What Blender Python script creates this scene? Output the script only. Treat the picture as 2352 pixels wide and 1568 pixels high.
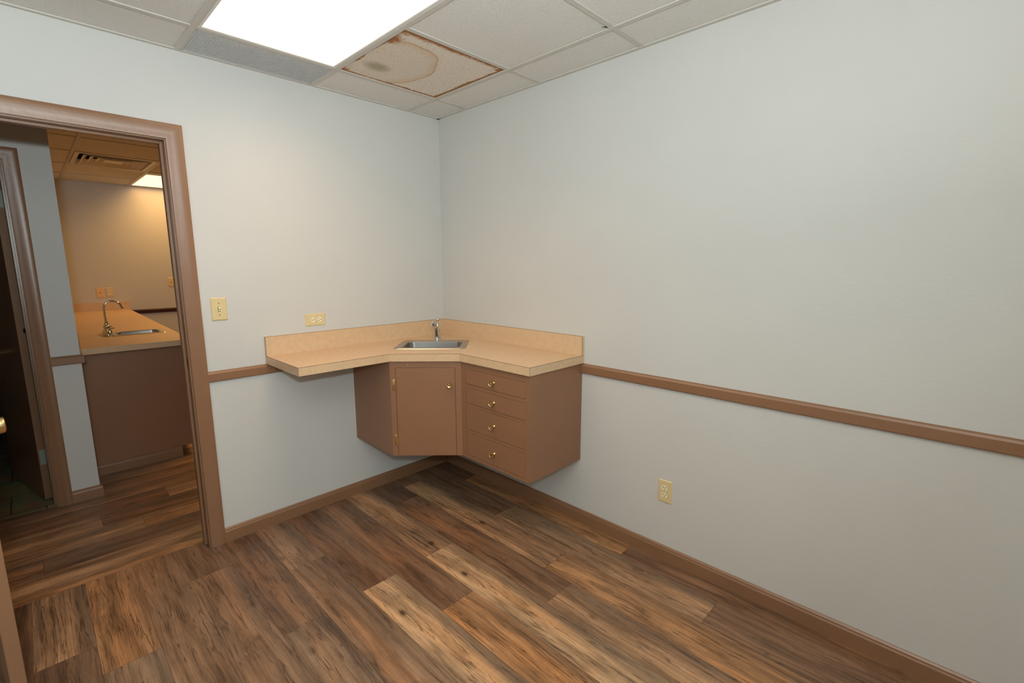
import bpy, bmesh, math, random
from mathutils import Vector, Matrix
for o in list(bpy.data.objects): bpy.data.objects.remove(o, do_unlink=True)
scene = bpy.context.scene
COL = scene.collection
R = math.radians

# ---------------------------------------------------------------- camera
cam_d = bpy.data.cameras.new('camera'); cam = bpy.data.objects.new('camera', cam_d); COL.objects.link(cam)
cam_d.sensor_fit = 'HORIZONTAL'; cam_d.sensor_width = 36; cam_d.lens = 1090.5/2352*36; cam_d.clip_start = .02
YAW, PITCH, ROLL = R(45.60), R(-9.23), R(-.115)
fw = Vector((math.sin(YAW)*math.cos(PITCH), math.cos(YAW)*math.cos(PITCH), math.sin(PITCH)))
rt0 = Vector((math.cos(YAW), -math.sin(YAW), 0)); up0 = rt0.cross(fw)
rt = rt0*math.cos(ROLL)+up0*math.sin(ROLL); up = up0*math.cos(ROLL)-rt0*math.sin(ROLL)
M = Matrix((rt, up, -fw)).transposed().to_4x4(); M.translation = Vector((-2.076, -2.7205, 1.455))
cam.matrix_world = M
scene.camera = cam

# ---------------------------------------------------------------- world, lights, exposure
w = bpy.data.worlds.new('world'); scene.world = w; w.use_nodes = True
w.node_tree.nodes['Background'].inputs[0].default_value = (.75, .85, 1, 1)
w.node_tree.nodes['Background'].inputs[1].default_value = .02
vs = scene.view_settings
vs.view_transform = 'Standard'; vs.look = 'None'; vs.gamma = 1; vs.use_curve_mapping = False
vs.exposure = 0.0
PANEL_COL, PANEL_STR = (1, .58, .28), 2.9
BACK_COL, BACK_STR = (1, .52, .12), 5.0
def lamp(name, loc, power, col, size, yaw, pitch):
    d = bpy.data.lights.new(name, 'AREA'); d.shape = 'DISK'; d.size = size; d.energy = power; d.color = col
    o = bpy.data.objects.new(name, d); COL.objects.link(o)
    f = Vector((math.sin(R(yaw))*math.cos(R(pitch)), math.cos(R(yaw))*math.cos(R(pitch)), math.sin(R(pitch))))
    m = f.to_track_quat('-Z', 'Y').to_matrix().to_4x4(); m.translation = loc; o.matrix_world = m; return o
lamp('flash_light', (-2.15, -2.88, 1.69), 28, (.75, .93, 1), .11, 8, 24)

lamp('bounce_fill_light', (-2.15, -2.92, 1.69), 42, (.98, .96, .92), .11, 0, 80)  # added fill aimed upward; its ceiling bounce evens out the room

H = 2.415
TEE = .6096

# ---------------------------------------------------------------- materials
def mat(name, col, rough=.5, metal=0, bump=0, bscale=200, spec=.5, var=0, vscale=8, emit=None, estr=0, aniso=0):
    m = bpy.data.materials.new(name); m.use_nodes = True
    nt = m.node_tree; b = nt.nodes['Principled BSDF']
    b.inputs['Base Color'].default_value = (*col, 1); b.inputs['Roughness'].default_value = rough
    b.inputs['Metallic'].default_value = metal; b.inputs['Specular IOR Level'].default_value = spec
    tc = nt.nodes.new('ShaderNodeTexCoord')
    if bump:
        n = nt.nodes.new('ShaderNodeTexNoise'); n.inputs['Scale'].default_value = bscale; n.inputs['Detail'].default_value = 3
        nt.links.new(tc.outputs['Object'], n.inputs['Vector'])
        bp = nt.nodes.new('ShaderNodeBump'); bp.inputs['Strength'].default_value = bump; bp.inputs['Distance'].default_value = .002
        nt.links.new(n.outputs['Fac'], bp.inputs['Height']); nt.links.new(bp.outputs['Normal'], b.inputs['Normal'])
    if var:
        n = nt.nodes.new('ShaderNodeTexNoise'); n.inputs['Scale'].default_value = vscale; n.inputs['Detail'].default_value = 4
        nt.links.new(tc.outputs['Object'], n.inputs['Vector'])
        r = nt.nodes.new('ShaderNodeValToRGB')
        r.color_ramp.elements[0].position = .3; r.color_ramp.elements[1].position = .7
        r.color_ramp.elements[0].color = (*[c*(1-var) for c in col], 1)
        r.color_ramp.elements[1].color = (*[min(1, c*(1+var)) for c in col], 1)
        nt.links.new(n.outputs['Fac'], r.inputs['Fac']); nt.links.new(r.outputs['Color'], b.inputs['Base Color'])
    if emit:
        b.inputs['Emission Color'].default_value = (*emit, 1); b.inputs['Emission Strength'].default_value = estr
    return m
def s2l(r, g, b):
    f = lambda c: ((c/255+.055)/1.055)**2.4 if c > 10 else c/255/12.92
    return (f(r), f(g), f(b))

WALL = mat('wall_paint', s2l(207, 207, 203), .55, bump=.25, bscale=90, spec=.3, var=.012, vscale=3)
TRIM = mat('brown_trim_paint', s2l(141, 104, 76), .34, bump=.15, bscale=60, spec=.6, var=.03, vscale=6)
CABP = mat('brown_cabinet_paint', s2l(145, 105, 77), .42, bump=.2, bscale=120, spec=.5, var=.03, vscale=5)
MAROON = mat('dark_maroon_paint', s2l(62, 24, 16), .4, spec=.3)
DARKP = mat('dark_void', (.006, .005, .004), .9, spec=.1)
GAP = mat('dark_gap', s2l(52, 32, 22), .8, spec=.2)
BRASS = mat('brass', s2l(232, 206, 148), .2, metal=1)
BRASSD = mat('aged_brass', s2l(150, 112, 60), .35, metal=1)
CHROME = mat('chrome', (.62, .66, .68), .08, metal=1)
STEEL = mat('brushed_steel', (.50, .49, .47), .28, metal=1, bump=.1, bscale=300)
IVORY = mat('ivory_plastic', s2l(222, 203, 152), .35, spec=.5)
IVORYL = mat('light_ivory_plastic', s2l(243, 232, 200), .3, spec=.5)
PLATEO = mat('orange_ivory_plastic', s2l(232, 190, 130), .35)
SLOT = mat('slot_dark', s2l(48, 34, 20), .6)
GAP_SHADE = mat('ivory_gap_shade', s2l(150, 128, 84), .6)  # darker tan paints the shade of the gap round each receptacle
GRIDM = mat('ceiling_grid_paint', s2l(205, 201, 192), .45, spec=.4)
WHITEM = mat('white_enamel', s2l(232, 229, 222), .4)
GREY = mat('grey_grille_metal', s2l(196, 197, 196), .5)
HINGE = mat('dull_steel_hinge', s2l(150, 156, 146), .5, metal=.3)
DIFF = mat('lit_diffuser', (.9, .9, .9), .5, emit=(1.25, 1.03, .96), estr=1.0)
DIFF2 = mat('warm_lit_diffuser', (.9, .9, .9), .5, emit=(1.5, 1.05, .72), estr=1.0)

def laminate(name, base):
    m = mat(name, base, .36, spec=.45); nt = m.node_tree; b = nt.nodes['Principled BSDF']
    tc = nt.nodes.new('ShaderNodeTexCoord')
    n = nt.nodes.new('ShaderNodeTexNoise'); n.inputs['Scale'].default_value = 420; n.inputs['Detail'].default_value = 2
    n2 = nt.nodes.new('ShaderNodeTexNoise'); n2.inputs['Scale'].default_value = 40; n2.inputs['Detail'].default_value = 4
    nt.links.new(tc.outputs['Object'], n.inputs['Vector']); nt.links.new(tc.outputs['Object'], n2.inputs['Vector'])
    ad = nt.nodes.new('ShaderNodeMath'); ad.operation = 'MULTIPLY_ADD'; ad.inputs[1].default_value = .5
    nt.links.new(n2.outputs['Fac'], ad.inputs[0]); nt.links.new(n.outputs['Fac'], ad.inputs[2])
    r = nt.nodes.new('ShaderNodeValToRGB'); e = r.color_ramp.elements
    e[0].position = .55; e[1].position = .95
    e[0].color = (*[c*.88 for c in base], 1); e[1].color = (*[min(1, c*1.10) for c in base], 1)
    nt.links.new(ad.outputs[0], r.inputs['Fac']); nt.links.new(r.outputs['Color'], b.inputs['Base Color'])
    return m
LAM = laminate('beige_laminate', s2l(216, 185, 148))

def tile_mat(name, stained=False):
    m = mat(name, s2l(228, 226, 221), .85, spec=.15); nt = m.node_tree; L = nt.links; b = nt.nodes['Principled BSDF']
    tc = nt.nodes.new('ShaderNodeTexCoord')
    def noise(sc, det=3):
        n = nt.nodes.new('ShaderNodeTexNoise'); n.inputs['Scale'].default_value = sc; n.inputs['Detail'].default_value = det
        L.new(tc.outputs['Object'], n.inputs['Vector']); return n.outputs['Fac']
    def ramp(fac, *st):
        r = nt.nodes.new('ShaderNodeValToRGB'); e = r.color_ramp.elements
        while len(e) < len(st): e.new(.5)
        for k, (p, c) in enumerate(st):
            e[k].position = p; e[k].color = (*c, 1) if not isinstance(c, float) else (c, c, c, 1)
        L.new(fac, r.inputs['Fac']); return r.outputs['Color']
    def mix(fac, a, c):
        x = nt.nodes.new('ShaderNodeMix'); x.data_type = 'RGBA'
        if isinstance(fac, float): x.inputs[0].default_value = fac
        else: L.new(fac, x.inputs[0])
        for i, q in ((6, a), (7, c)):
            if isinstance(q, tuple): x.inputs[i].default_value = (*q, 1)
            else: L.new(q, x.inputs[i])
        return x.outputs[2]
    def mth(op, a, c=None, cl=False):
        x = nt.nodes.new('ShaderNodeMath'); x.operation = op; x.use_clamp = cl
        for i, q in enumerate((a, c)):
            if q is None: continue
            if isinstance(q, (int, float)): x.inputs[i].default_value = q
            else: L.new(q, x.inputs[i])
        return x.outputs[0]
    fiss = noise(170 if stained else 190, 2)
    specks = ramp(fiss, (.34, 1.), (.40, 0.))
    base = mix(mth('MULTIPLY', specks,   .24 if not stained else .75), s2l(228, 226, 221) if not stained else s2l(232, 222, 208), s2l(120, 108, 92))
    hgt = noise(110, 4)
    if stained:
        # tile local coordinates: x,y in -0.3..0.3 about the tile's middle
        sx = nt.nodes.new('ShaderNodeSeparateXYZ'); L.new(tc.outputs['Object'], sx.inputs[0])
        X, Y = sx.outputs[0], sx.outputs[1]
        wob = mth('MULTIPLY', mth('SUBTRACT', noise(9, 5), .5), .05)
        wob2 = mth('MULTIPLY', mth('SUBTRACT', noise(60, 3), .5), .02)
        brown, tan = s2l(166, 114, 68), s2l(214, 180, 140)
        def edge(expr, wid):  # expr = distance from an edge
            d = mth('ADD', mth('ADD', expr, mth('MULTIPLY', wob, .8)), wob2)
            return mth('SUBTRACT', 1, mth('DIVIDE', d, wid, True), True)
        eL = edge(mth('ADD', X, .293), .016); eR = edge(mth('SUBTRACT', .293, X), .026)
        eN = edge(mth('ADD', Y, .293), .048); eF = edge(mth('SUBTRACT', .293, Y), .020)
        e = mth('MAXIMUM', mth('MAXIMUM', eL, eR), mth('MAXIMUM', eN, eF))
        # corner pools
        for cx, cy, rr in ((-.293, -.293, .085), (.293, -.293, .085), (-.293, .293, .06), (-.293, -.18, .075), (.293, .293, .03)):
            dx = mth('SUBTRACT', X, cx); dy = mth('SUBTRACT', Y, cy)
            d = mth('SQRT', mth('ADD', mth('MULTIPLY', dx, dx), mth('MULTIPLY', dy, dy)))
            q = mth('SUBTRACT', 1, mth('DIVIDE', mth('ADD', d, wob), rr, True), True)
            e = mth('MAXIMUM', e, mth('MULTIPLY', q, 1.0))
        emask = ramp(mth('ADD', e, mth('MULTIPLY', mth('SUBTRACT', noise(45, 4), .5), .9)), (.10, 0.), (.58, 1.))
        # large water ring
        dx = mth('SUBTRACT', X, -.16); dy = mth('MULTIPLY', mth('SUBTRACT', Y, .07), .86)
        d = mth('ADD', mth('SQRT', mth('ADD', mth('MULTIPLY', dx, dx), mth('MULTIPLY', dy, dy))), wob)
        ring = mth('SUBTRACT', 1, mth('DIVIDE', mth('ABSOLUTE', mth('SUBTRACT', d, .228)), .007, True), True)
        inside = mth('MULTIPLY', mth('LESS_THAN', d, .228), .16)
        halo = mth('MULTIPLY', mth('SUBTRACT', 1, mth('DIVIDE', mth('ABSOLUTE', mth('SUBTRACT', d, .215)), .035, True), True), .35)
        dx = mth('SUBTRACT', X, -.175); dy = mth('SUBTRACT', Y, .135)
        d2 = mth('ADD', mth('SQRT', mth('ADD', mth('MULTIPLY', dx, dx), mth('MULTIPLY', mth('MULTIPLY', dy, dy), 1.6))), wob)
        pool = ramp(d2, (.03, .8), (.085, 0.))
        base = mix(inside, base, s2l(200, 180, 150))
        base = mix(halo, base, tan)
        base = mix(mth('MULTIPLY', ring, .75), base, s2l(196, 150, 102))
        base = mix(pool, base, s2l(168, 156, 128))
        base = mix(emask, base, brown)
    L.new(base, b.inputs['Base Color'])
    bp = nt.nodes.new('ShaderNodeBump'); bp.inputs['Strength'].default_value = .5; bp.inputs['Distance'].default_value = .003
    L.new(hgt, bp.inputs['Height']); L.new(bp.outputs['Normal'], b.inputs['Normal'])
    return m
TILE = tile_mat('ceiling_tile_fibre'); TILES = tile_mat('stained_tile_fibre', True)

def wood_mat():
    m = mat('plank_flooring', (.3, .2, .1), .42, spec=.42); nt = m.node_tree; L = nt.links; b = nt.nodes['Principled BSDF']
    uv = nt.nodes.new('ShaderNodeUVMap'); uv.uv_map = 'plank'
    at = nt.nodes.new('ShaderNodeAttribute'); at.attribute_name = 'tone'
    sd = nt.nodes.new('ShaderNodeAttribute'); sd.attribute_name = 'seed'
    ss = nt.nodes.new('ShaderNodeSeparateXYZ'); L.new(sd.outputs['Vector'], ss.inputs[0])
    su = nt.nodes.new('ShaderNodeSeparateXYZ'); L.new(uv.outputs['UV'], su.inputs[0])
    def mth(op, a, c=None, d=None, cl=False):
        x = nt.nodes.new('ShaderNodeMath'); x.operation = op; x.use_clamp = cl
        for i, q in enumerate((a, c, d)):
            if q is None: continue
            if isinstance(q, (int, float)): x.inputs[i].default_value = q
            else: L.new(q, x.inputs[i])
        return x.outputs[0]
    # gently bend the grain
    def vec(x, y, z):
        c = nt.nodes.new('ShaderNodeCombineXYZ')
        for i, q in enumerate((x, y, z)):
            if isinstance(q, (int, float)): c.inputs[i].default_value = q
            else: L.new(q, c.inputs[i])
        return c.outputs[0]
    U, V, S = su.outputs[0], su.outputs[1], ss.outputs[0]
    Z = mth('MULTIPLY', S, 53.)
    def noise(su_, sv_, zoff=0, det=4, rough=.55, dist=0.):
        n = nt.nodes.new('ShaderNodeTexNoise'); n.inputs['Scale'].default_value = 1; n.inputs['Detail'].default_value = det
        n.inputs['Roughness'].default_value = rough; n.inputs['Distortion'].default_value = dist
        L.new(vec(mth('MULTIPLY', U, su_), mth('MULTIPLY', VB, sv_), mth('ADD', Z, zoff)), n.inputs['Vector']); return n.outputs['Fac']
    VB = V
    bend = mth('MULTIPLY', mth('SUBTRACT', noise(2.2, 4, 3., 2), .5), .040)
    VB = mth('ADD', V, bend)
    def ramp(fac, *st):
        r = nt.nodes.new('ShaderNodeValToRGB'); e = r.color_ramp.elements
        while len(e) < len(st): e.new(.5)
        for k, (p, c) in enumerate(st): e[k].position = p; e[k].color = (c, c, c, 1) if isinstance(c, float) else (*c, 1)
        L.new(fac, r.inputs['Fac']); return r.outputs['Color']
    def mix(fac, a, c, mode='MIX'):
        x = nt.nodes.new('ShaderNodeMix'); x.data_type = 'RGBA'; x.blend_type = mode
        if isinstance(fac, float): x.inputs[0].default_value = fac
        else: L.new(fac, x.inputs[0])
        for i, q in ((6, a), (7, c)):
            if isinstance(q, tuple): x.inputs[i].default_value = (*q, 1)
            else: L.new(q, x.inputs[i])
        return x.outputs[2]
    broad = noise(1.5, 15, 0, 6, .6, 0.)
    patch = noise(3.2, 11, 9., 6, .6)
    fine = noise(9, 170, 17., 4, .7)
    saw = noise(210, 14, 23., 2, .6)
    crack = noise(1.5, 34, 31., 4, .5, 0.)
    warm = noise(1.4, 8, 41., 3, .5)
    grey = noise(.9, 7, 47., 3, .5)
    c = at.outputs['Color']
    c = mix(1., c, ramp(broad, (.28, .36), (.42, .74), (.54, 1.04), (.72, 1.26)), 'MULTIPLY')
    c = mix(1., c, ramp(patch, (.30, .52), (.48, .98), (.70, 1.2)), 'MULTIPLY')
    c = mix(ramp(warm, (.5, 0.), (.68, .5)), c, mix(1., c, (1.20, .95, .70), 'MULTIPLY'))
    c = mix(mth('MULTIPLY', ramp(grey, (.52, 0.), (.66, 1.)), ss.outputs[1]), c, s2l(112, 95, 78))
    c = mix(mth('MULTIPLY', ramp(mth('ADD', VB, mth('MULTIPLY', mth('SUBTRACT', patch, .5), .05)), (.105, 0.), (.150, .8)), ss.outputs[1]), c, s2l(104, 88, 74))
    c = mix(1., c, ramp(fine, (.3, .70), (.5, 1.0), (.7, 1.14)), 'MULTIPLY')
    c = mix(.22, c, mix(1., c, ramp(saw, (.3, .72), (.6, 1.1)), 'MULTIPLY'))
    st = noise(1.1, 46, 83., 4, .5, 0.)
    c = mix(ramp(st, (.52, 0.), (.64, .55)), c, mix(1., c, (.52, .48, .46), 'MULTIPLY'))
    c = mix(ramp(crack, (.0, 0.), (.485, 0.), (.5, .75), (.515, 0.)), c, s2l(60, 40, 26))
    dk = noise(3.5, 130, 59., 3, .5)
    c = mix(ramp(dk, (.63, 0.), (.71, .5)), c, s2l(58, 40, 29))
    # pale burl scratches
    bl = noise(20, 90, 71., 3, .7, .2)
    c = mix(mth('MULTIPLY', ramp(bl, (.56, 0.), (.62, .55)), ramp(patch, (.30, 1.), (.42, 0.))), c, s2l(176, 132, 88))
    # knots
    vo = nt.nodes.new('ShaderNodeTexVoronoi'); vo.inputs['Scale'].default_value = 1; vo.inputs['Randomness'].default_value = .9
    L.new(vec(mth('MULTIPLY', U, 4.2), mth('MULTIPLY', VB, 8.), mth('MULTIPLY', S, 91.)), vo.inputs['Vector'])
    kn = ramp(vo.outputs['Distance'], (.05, .85), (.085, .45), (.15, 0.))
    c = mix(mth('MULTIPLY', kn, ss.outputs[2]), c, s2l(66, 42, 26))
    L.new(c, b.inputs['Base Color'])
    bp = nt.nodes.new('ShaderNodeBump'); bp.inputs['Strength'].default_value = .25; bp.inputs['Distance'].default_value = .0008
    L.new(fine, bp.inputs['Height']); L.new(bp.outputs['Normal'], b.inputs['Normal'])
    return m
WOOD = wood_mat()
def slate():
    m = mat('stone_tile_floor', (.1, .09, .05), .4); nt = m.node_tree; L = nt.links; b = nt.nodes['Principled BSDF']
    tc = nt.nodes.new('ShaderNodeTexCoord'); br = nt.nodes.new('ShaderNodeTexBrick')
    br.inputs['Scale'].default_value = 1; br.inputs['Brick Width'].default_value = .305; br.inputs['Row Height'].default_value = .305
    br.inputs['Mortar Size'].default_value = .004; br.inputs['Color1'].default_value = (*s2l(196, 174, 118), 1)
    br.inputs['Color2'].default_value = (*s2l(140, 134, 102), 1); br.inputs['Mortar'].default_value = (*s2l(70, 62, 46), 1)
    L.new(tc.outputs['Object'], br.inputs['Vector'])
    n = nt.nodes.new('ShaderNodeTexNoise'); n.inputs['Scale'].default_value = 9; n.inputs['Detail'].default_value = 6
    L.new(tc.outputs['Object'], n.inputs['Vector'])
    x = nt.nodes.new('ShaderNodeMix'); x.data_type = 'RGBA'; x.blend_type = 'MULTIPLY'; x.inputs[0].default_value = .8
    L.new(br.outputs['Color'], x.inputs[6]); L.new(n.outputs['Color'], x.inputs[7]); L.new(x.outputs[2], b.inputs['Base Color'])
    return m
SLATE = slate()

# ---------------------------------------------------------------- mesh helpers
def NB(): return bmesh.new()
def box(bm, x0, y0, z0, x1, y1, z1, bev=0, mtx=None, seg=2):
    r = bmesh.ops.create_cube(bm, size=1)
    vs_ = r['verts']
    for v in vs_: v.co = Vector(((x0+x1)/2+v.co.x*(x1-x0), (y0+y1)/2+v.co.y*(y1-y0), (z0+z1)/2+v.co.z*(z1-z0)))
    if bev:
        es = list({e for v in vs_ for e in v.link_edges})
        g = bmesh.ops.bevel(bm, geom=es, offset=bev, segments=seg, profile=.5, affect='EDGES')
        vs_ = list({v for f in g['faces'] for v in f.verts} | {v for v in vs_ if v.is_valid})
    if mtx is not None:
        for v in vs_: v.co = mtx @ v.co
    return vs_
def prism(bm, pts, z0, z1, mtx=None):
    """extrude a polygon (x,y) from z0 to z1"""
    a = [bm.verts.new((x, y, z0)) for x, y in pts]; b = [bm.verts.new((x, y, z1)) for x, y in pts]
    fs = [bm.faces.new(list(reversed(a))), bm.faces.new(b)]
    n = len(pts)
    for i in range(n): fs.append(bm.faces.new((a[i], a[(i+1) % n], b[(i+1) % n], b[i])))
    if mtx is not None:
        for v in a+b: v.co = mtx @ v.co
    return a+b
def lathe(bm, prof, mtx, seg=24):
    """profile (r, h) revolved round local z"""
    rings = []
    for r, h in prof:
        if r < 1e-6: rings.append([bm.verts.new(mtx @ Vector((0, 0, h)))])
        else: rings.append([bm.verts.new(mtx @ Vector((r*math.cos(2*math.pi*k/seg), r*math.sin(2*math.pi*k/seg), h))) for k in range(seg)])
    for A, B in zip(rings, rings[1:]):
        for k in range(seg):
            k2 = (k+1) % seg
            if len(A) == 1 and len(B) > 1: bm.faces.new((A[0], B[k], B[k2]))
            elif len(B) == 1 and len(A) > 1: bm.faces.new((A[k], A[k2], B[0]))
            elif len(A) > 1: bm.faces.new((A[k], A[k2], B[k2], B[k]))
def tube(bm, pts, rad, seg=14, cap=True):
    pts = [Vector(p) for p in pts]; n = len(pts)
    rad = rad if isinstance(rad, (list, tuple)) else [rad]*n
    t0 = (pts[1]-pts[0]).normalized(); ref = Vector((0, 1, 0)) if abs(t0.y) < .9 else Vector((1, 0, 0))
    rings = []
    for i, p in enumerate(pts):
        t = (pts[min(i+1, n-1)]-pts[max(i-1, 0)]).normalized()
        a = (ref-t*ref.dot(t)).normalized(); b = t.cross(a); ref = a
        rings.append([bm.verts.new(p+(a*math.cos(2*math.pi*k/seg)+b*math.sin(2*math.pi*k/seg))*rad[i]) for k in range(seg)])
    for A, B in zip(rings, rings[1:]):
        for k in range(seg): bm.faces.new((A[k], A[(k+1) % seg], B[(k+1) % seg], B[k]))
    if cap: bm.faces.new(list(reversed(rings[0]))); bm.faces.new(rings[-1])
def sweep(bm, prof, rings_of):
    """prof: list of (a,b); rings_of: list of functions (a,b)->point. closed profile, capped"""
    R_ = [[bm.verts.new(f(a, b)) for a, b in prof] for f in rings_of]; n = len(prof)
    for A, B in zip(R_, R_[1:]):
        for k in range(n): bm.faces.new((A[k], A[(k+1) % n], B[(k+1) % n], B[k]))
    bm.faces.new(list(reversed(R_[0]))); bm.faces.new(R_[-1])
def obj(name, bm, m, parent=None, smooth=None, origin=None):
    bmesh.ops.recalc_face_normals(bm, faces=bm.faces[:])
    me = bpy.data.meshes.new(name)
    if origin is not None:
        for v in bm.verts: v.co -= Vector(origin)
    bm.to_mesh(me); bm.free()
    for x in (m if isinstance(m, (list, tuple)) else [m]): me.materials.append(x)
    o = bpy.data.objects.new(name, me); COL.objects.link(o)
    if origin is not None: o.location = origin
    if smooth:
        me.polygons.foreach_set('use_smooth', [True]*len(me.polygons))
        me.set_sharp_from_angle(angle=R(smooth))
    if parent is not None:
        o.parent = parent
        if parent.type == 'EMPTY' or True:
            bpy.context.view_layer.update()
            o.matrix_parent_inverse = parent.matrix_world.inverted()
    return o
def thing(name, label, cat, loc, group=None):
    o = bpy.data.objects.new(name, None); COL.objects.link(o); o.location = loc; o.empty_display_size = .05
    o['label'] = label; o['category'] = cat
    if group: o['group'] = group
    bpy.context.view_layer.update()
    return o
def tag(o, label, cat, group=None):
    o['label'] = label; o['category'] = cat
    if group: o['group'] = group
    return o
def struct(name, bm, m, label=None, smooth=None):
    o = obj(name, bm, m, smooth=smooth); o['kind'] = 'structure'
    if label: o['label'] = label
    return o
def structE(name, loc, label=None):
    o = bpy.data.objects.new(name, None); COL.objects.link(o); o.location = loc; o['kind'] = 'structure'; o.empty_display_size = .05
    if label: o['label'] = label
    bpy.context.view_layer.update(); return o

# ---------------------------------------------------------------- room shell
RL, RB = -3.02, -3.35            # left wall x and back wall y of the exam room
XR, XL, ZT = -1.556, -2.335, 2.0155  # rough faces of the door opening (jamb line)
T1 = .115
b = NB()
J = .0118
box(b, XR+J, 0, 0, .12, T1, H+.1); box(b, XL-J, 0, ZT+J, XR+J, T1, H+.1); box(b, RL-.12, 0, 0, XL-J, T1, H+.1)
struct('wall_left', b, WALL, 'pale grey painted wall with the doorway, switch and sideways outlet')
b = NB(); box(b, 0, RB-.12, 0, .12, 0, H+.1); struct('wall_right', b, WALL, 'long pale grey painted wall with chair rail and upright outlet')
b = NB(); box(b, RL-.12, RB-.12, 0, RL, 0, H+.1); struct('wall_side', b, WALL)
b = NB(); box(b, RL, RB-.12, 0, 0, RB, H+.1); struct('wall_back', b, WALL)
# hall and room beyond
YH, YH2, XE, YF = 1.145, 1.28, -1.885, 4.86
BXR, BXL = -2.089, -2.75
b = NB()
box(b, BXR+J, YH, 0, XE, YH2, H+.1); box(b, BXL-J, YH, ZT+J, BXR+J, YH2, H+.1); box(b, -3.7, YH, 0, BXL-J, YH2, H+.1)
box(b, -2.0, YH2, 0, XE, YF, H+.1)
struct('wall_hall', b, WALL, 'narrow pale wall across the hall beside the half open brown door')
b = NB(); box(b, -3.7, YF, 0, 1.2, YF+.12, H+.1); struct('wall_far', b, WALL, 'far wall of the warm lit room beyond the doorway')
b = NB(); box(b, 1.08, T1, 0, 1.2, YF, H+.1); struct('wall_far_right', b, WALL)
b = NB(); box(b, -3.7, T1, 0, -3.58, YF, H+.1); struct('wall_far_left', b, WALL)

# ---------------------------------------------------------------- floor
LIGHT, TAN, ORG, MID, BRN, DRK, GRY = s2l(202, 164, 125), s2l(176, 138, 103), s2l(180, 134, 92), s2l(150, 117, 90), s2l(136, 103, 78), s2l(118, 89, 68), s2l(142, 116, 93)
random.seed(7)
def floor_mesh():
    b = NB(); uvl = b.loops.layers.uv.new('plank'); tl = b.verts.layers.float_color.new('tone'); sl = b.verts.layers.float_color.new('seed')
    g = .00035
    def plank(x0, y0, x1, y1, along_y, tone, seed, grey=.4, knot=0., off=0):
        pts = [(x0+g, y0+g), (x1-g, y0+g), (x1-g, y1-g), (x0+g, y1-g)]
        vsx = [b.verts.new((x, y, 0)) for x, y in pts]
        for v in vsx: v[tl] = (*tone, 1); v[sl] = (seed, grey, knot, 1)
        f = b.faces.new(vsx)
        for l, (x, y) in zip(f.loops, pts):
            l[uvl].uv = ((y-y0+off, x-x0) if along_y else (x-x0+off, y-y0))
        b.faces.ensure_lookup_table()
    W = .1745; LEN = 1.219
    edges = [0, -.12]+[-.12-W*k for k in range(1, 18)]
    # per strip: (y of one joint, {k: (tone, grey, knot)}) plank k runs from joint-k*LEN-LEN .. joint-k*LEN
    rows = [
        (-.35, [DRK, ORG, BRN, TAN]),
        (-.838, [BRN, TAN, BRN, MID]),
        (-.142, [MID, TAN, ORG, MID]),
        (-.307, [DRK, BRN, TAN, MID]),
        (-.876, [TAN, LIGHT, TAN, MID]),
        (-.02, [MID, BRN, ORG, TAN]),
        (-.886, [BRN, LIGHT, TAN, MID]),
        (-.50, [MID, MID, BRN, TAN]),
        (-.90, [BRN, GRY, MID, TAN]),
        (-.245, [BRN, MID, TAN, BRN]),
        (-1.12, [MID, MID, BRN, MID]),
        (-.622, [ORG, GRY, MID, BRN]),
        (-.435, [TAN, BRN, MID, TAN]),
        (-.9, [BRN, MID, TAN, MID]), (-.3, [TAN, BRN, MID, TAN]), (-.7, [MID, TAN, BRN, MID]), (-.4, [BRN, MID, TAN, MID]), (-.8, [MID, TAN, BRN, MID]),
    ]
    for i, (j, tones) in enumerate(rows):
        xa, xb = edges[i+1], edges[i]
        xa = max(xa, RL)
        if xb <= RL: break
        top = .088
        ys = [j+LEN, j, j-LEN, j-2*LEN, j-3*LEN]
        for k in range(4):
            y1, y0 = min(ys[k], top), max(ys[k+1], RB)
            if y1-y0 < .01: continue
            t = tones[k]; kn = 1. if t in (LIGHT, TAN) else .5
            gr = .75 if t in (LIGHT, TAN) else .35
            # printed repeat: the light boards share a print
            seed = .31 if t is LIGHT else (i*.137+k*.311) % 1
            plank(xa, y0, xb, y1, True, t, seed, gr, kn, off=(y0-ys[k+1]))
    # hall, boards run along x
    ye = [.088, .136, .309, .482, .655, .828, 1.0, 1.173]
    hj = [-1.1, -1.4, -.95, -1.75, -1.92, -1.58, -1.2]
    ht = [[TAN, ORG], [MID, TAN], [MID, BRN], [ORG, TAN], [BRN, TAN], [TAN, BRN], [ORG, MID]]
    for i in range(7):
        xs = [hj[i]-2*LEN, hj[i]-LEN, hj[i], hj[i]+LEN, hj[i]+2*LEN]
        for k in range(4):
            x0, x1 = max(xs[k], -3.58), min(xs[k+1], 1.08)
            if x1-x0 > .01: plank(x0, ye[i], x1, ye[i+1], False, ht[i][k % 2], (.07+i*.173+k*.29) % 1, .5, .5)
    y = 1.173; i = 0
    while y < YF:
        y2 = min(y+W, YF); x = XE-.1-((i*.47) % 1)*.6; k = 0
        while x < 1.08:
            x0, x1 = max(x, XE), min(x+LEN, 1.08)
            if x1-x0 > .01: plank(x0, y, x1, y2, False, random.choice([TAN, ORG, MID, BRN]), random.random(), .4, .5)
            x += LEN
        y = y2; i += 1
    n0 = len(b.faces)
    vs_ = box(b, RL, RB, -.06, 0, T1*.5, -.0012); box(b, -3.58, T1*.5, -.06, 1.08, YH+.03, -.0012); box(b, XE, YH+.03, -.06, 1.08, YF, -.0012)
    b.faces.ensure_lookup_table()
    for f in b.faces[n0:]: f.material_index = 1
    return b
fb = floor_mesh()
fo = struct('floor', fb, [WOOD, GAP], 'rustic brown wood plank floor, boards turned at the doorway')
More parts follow.
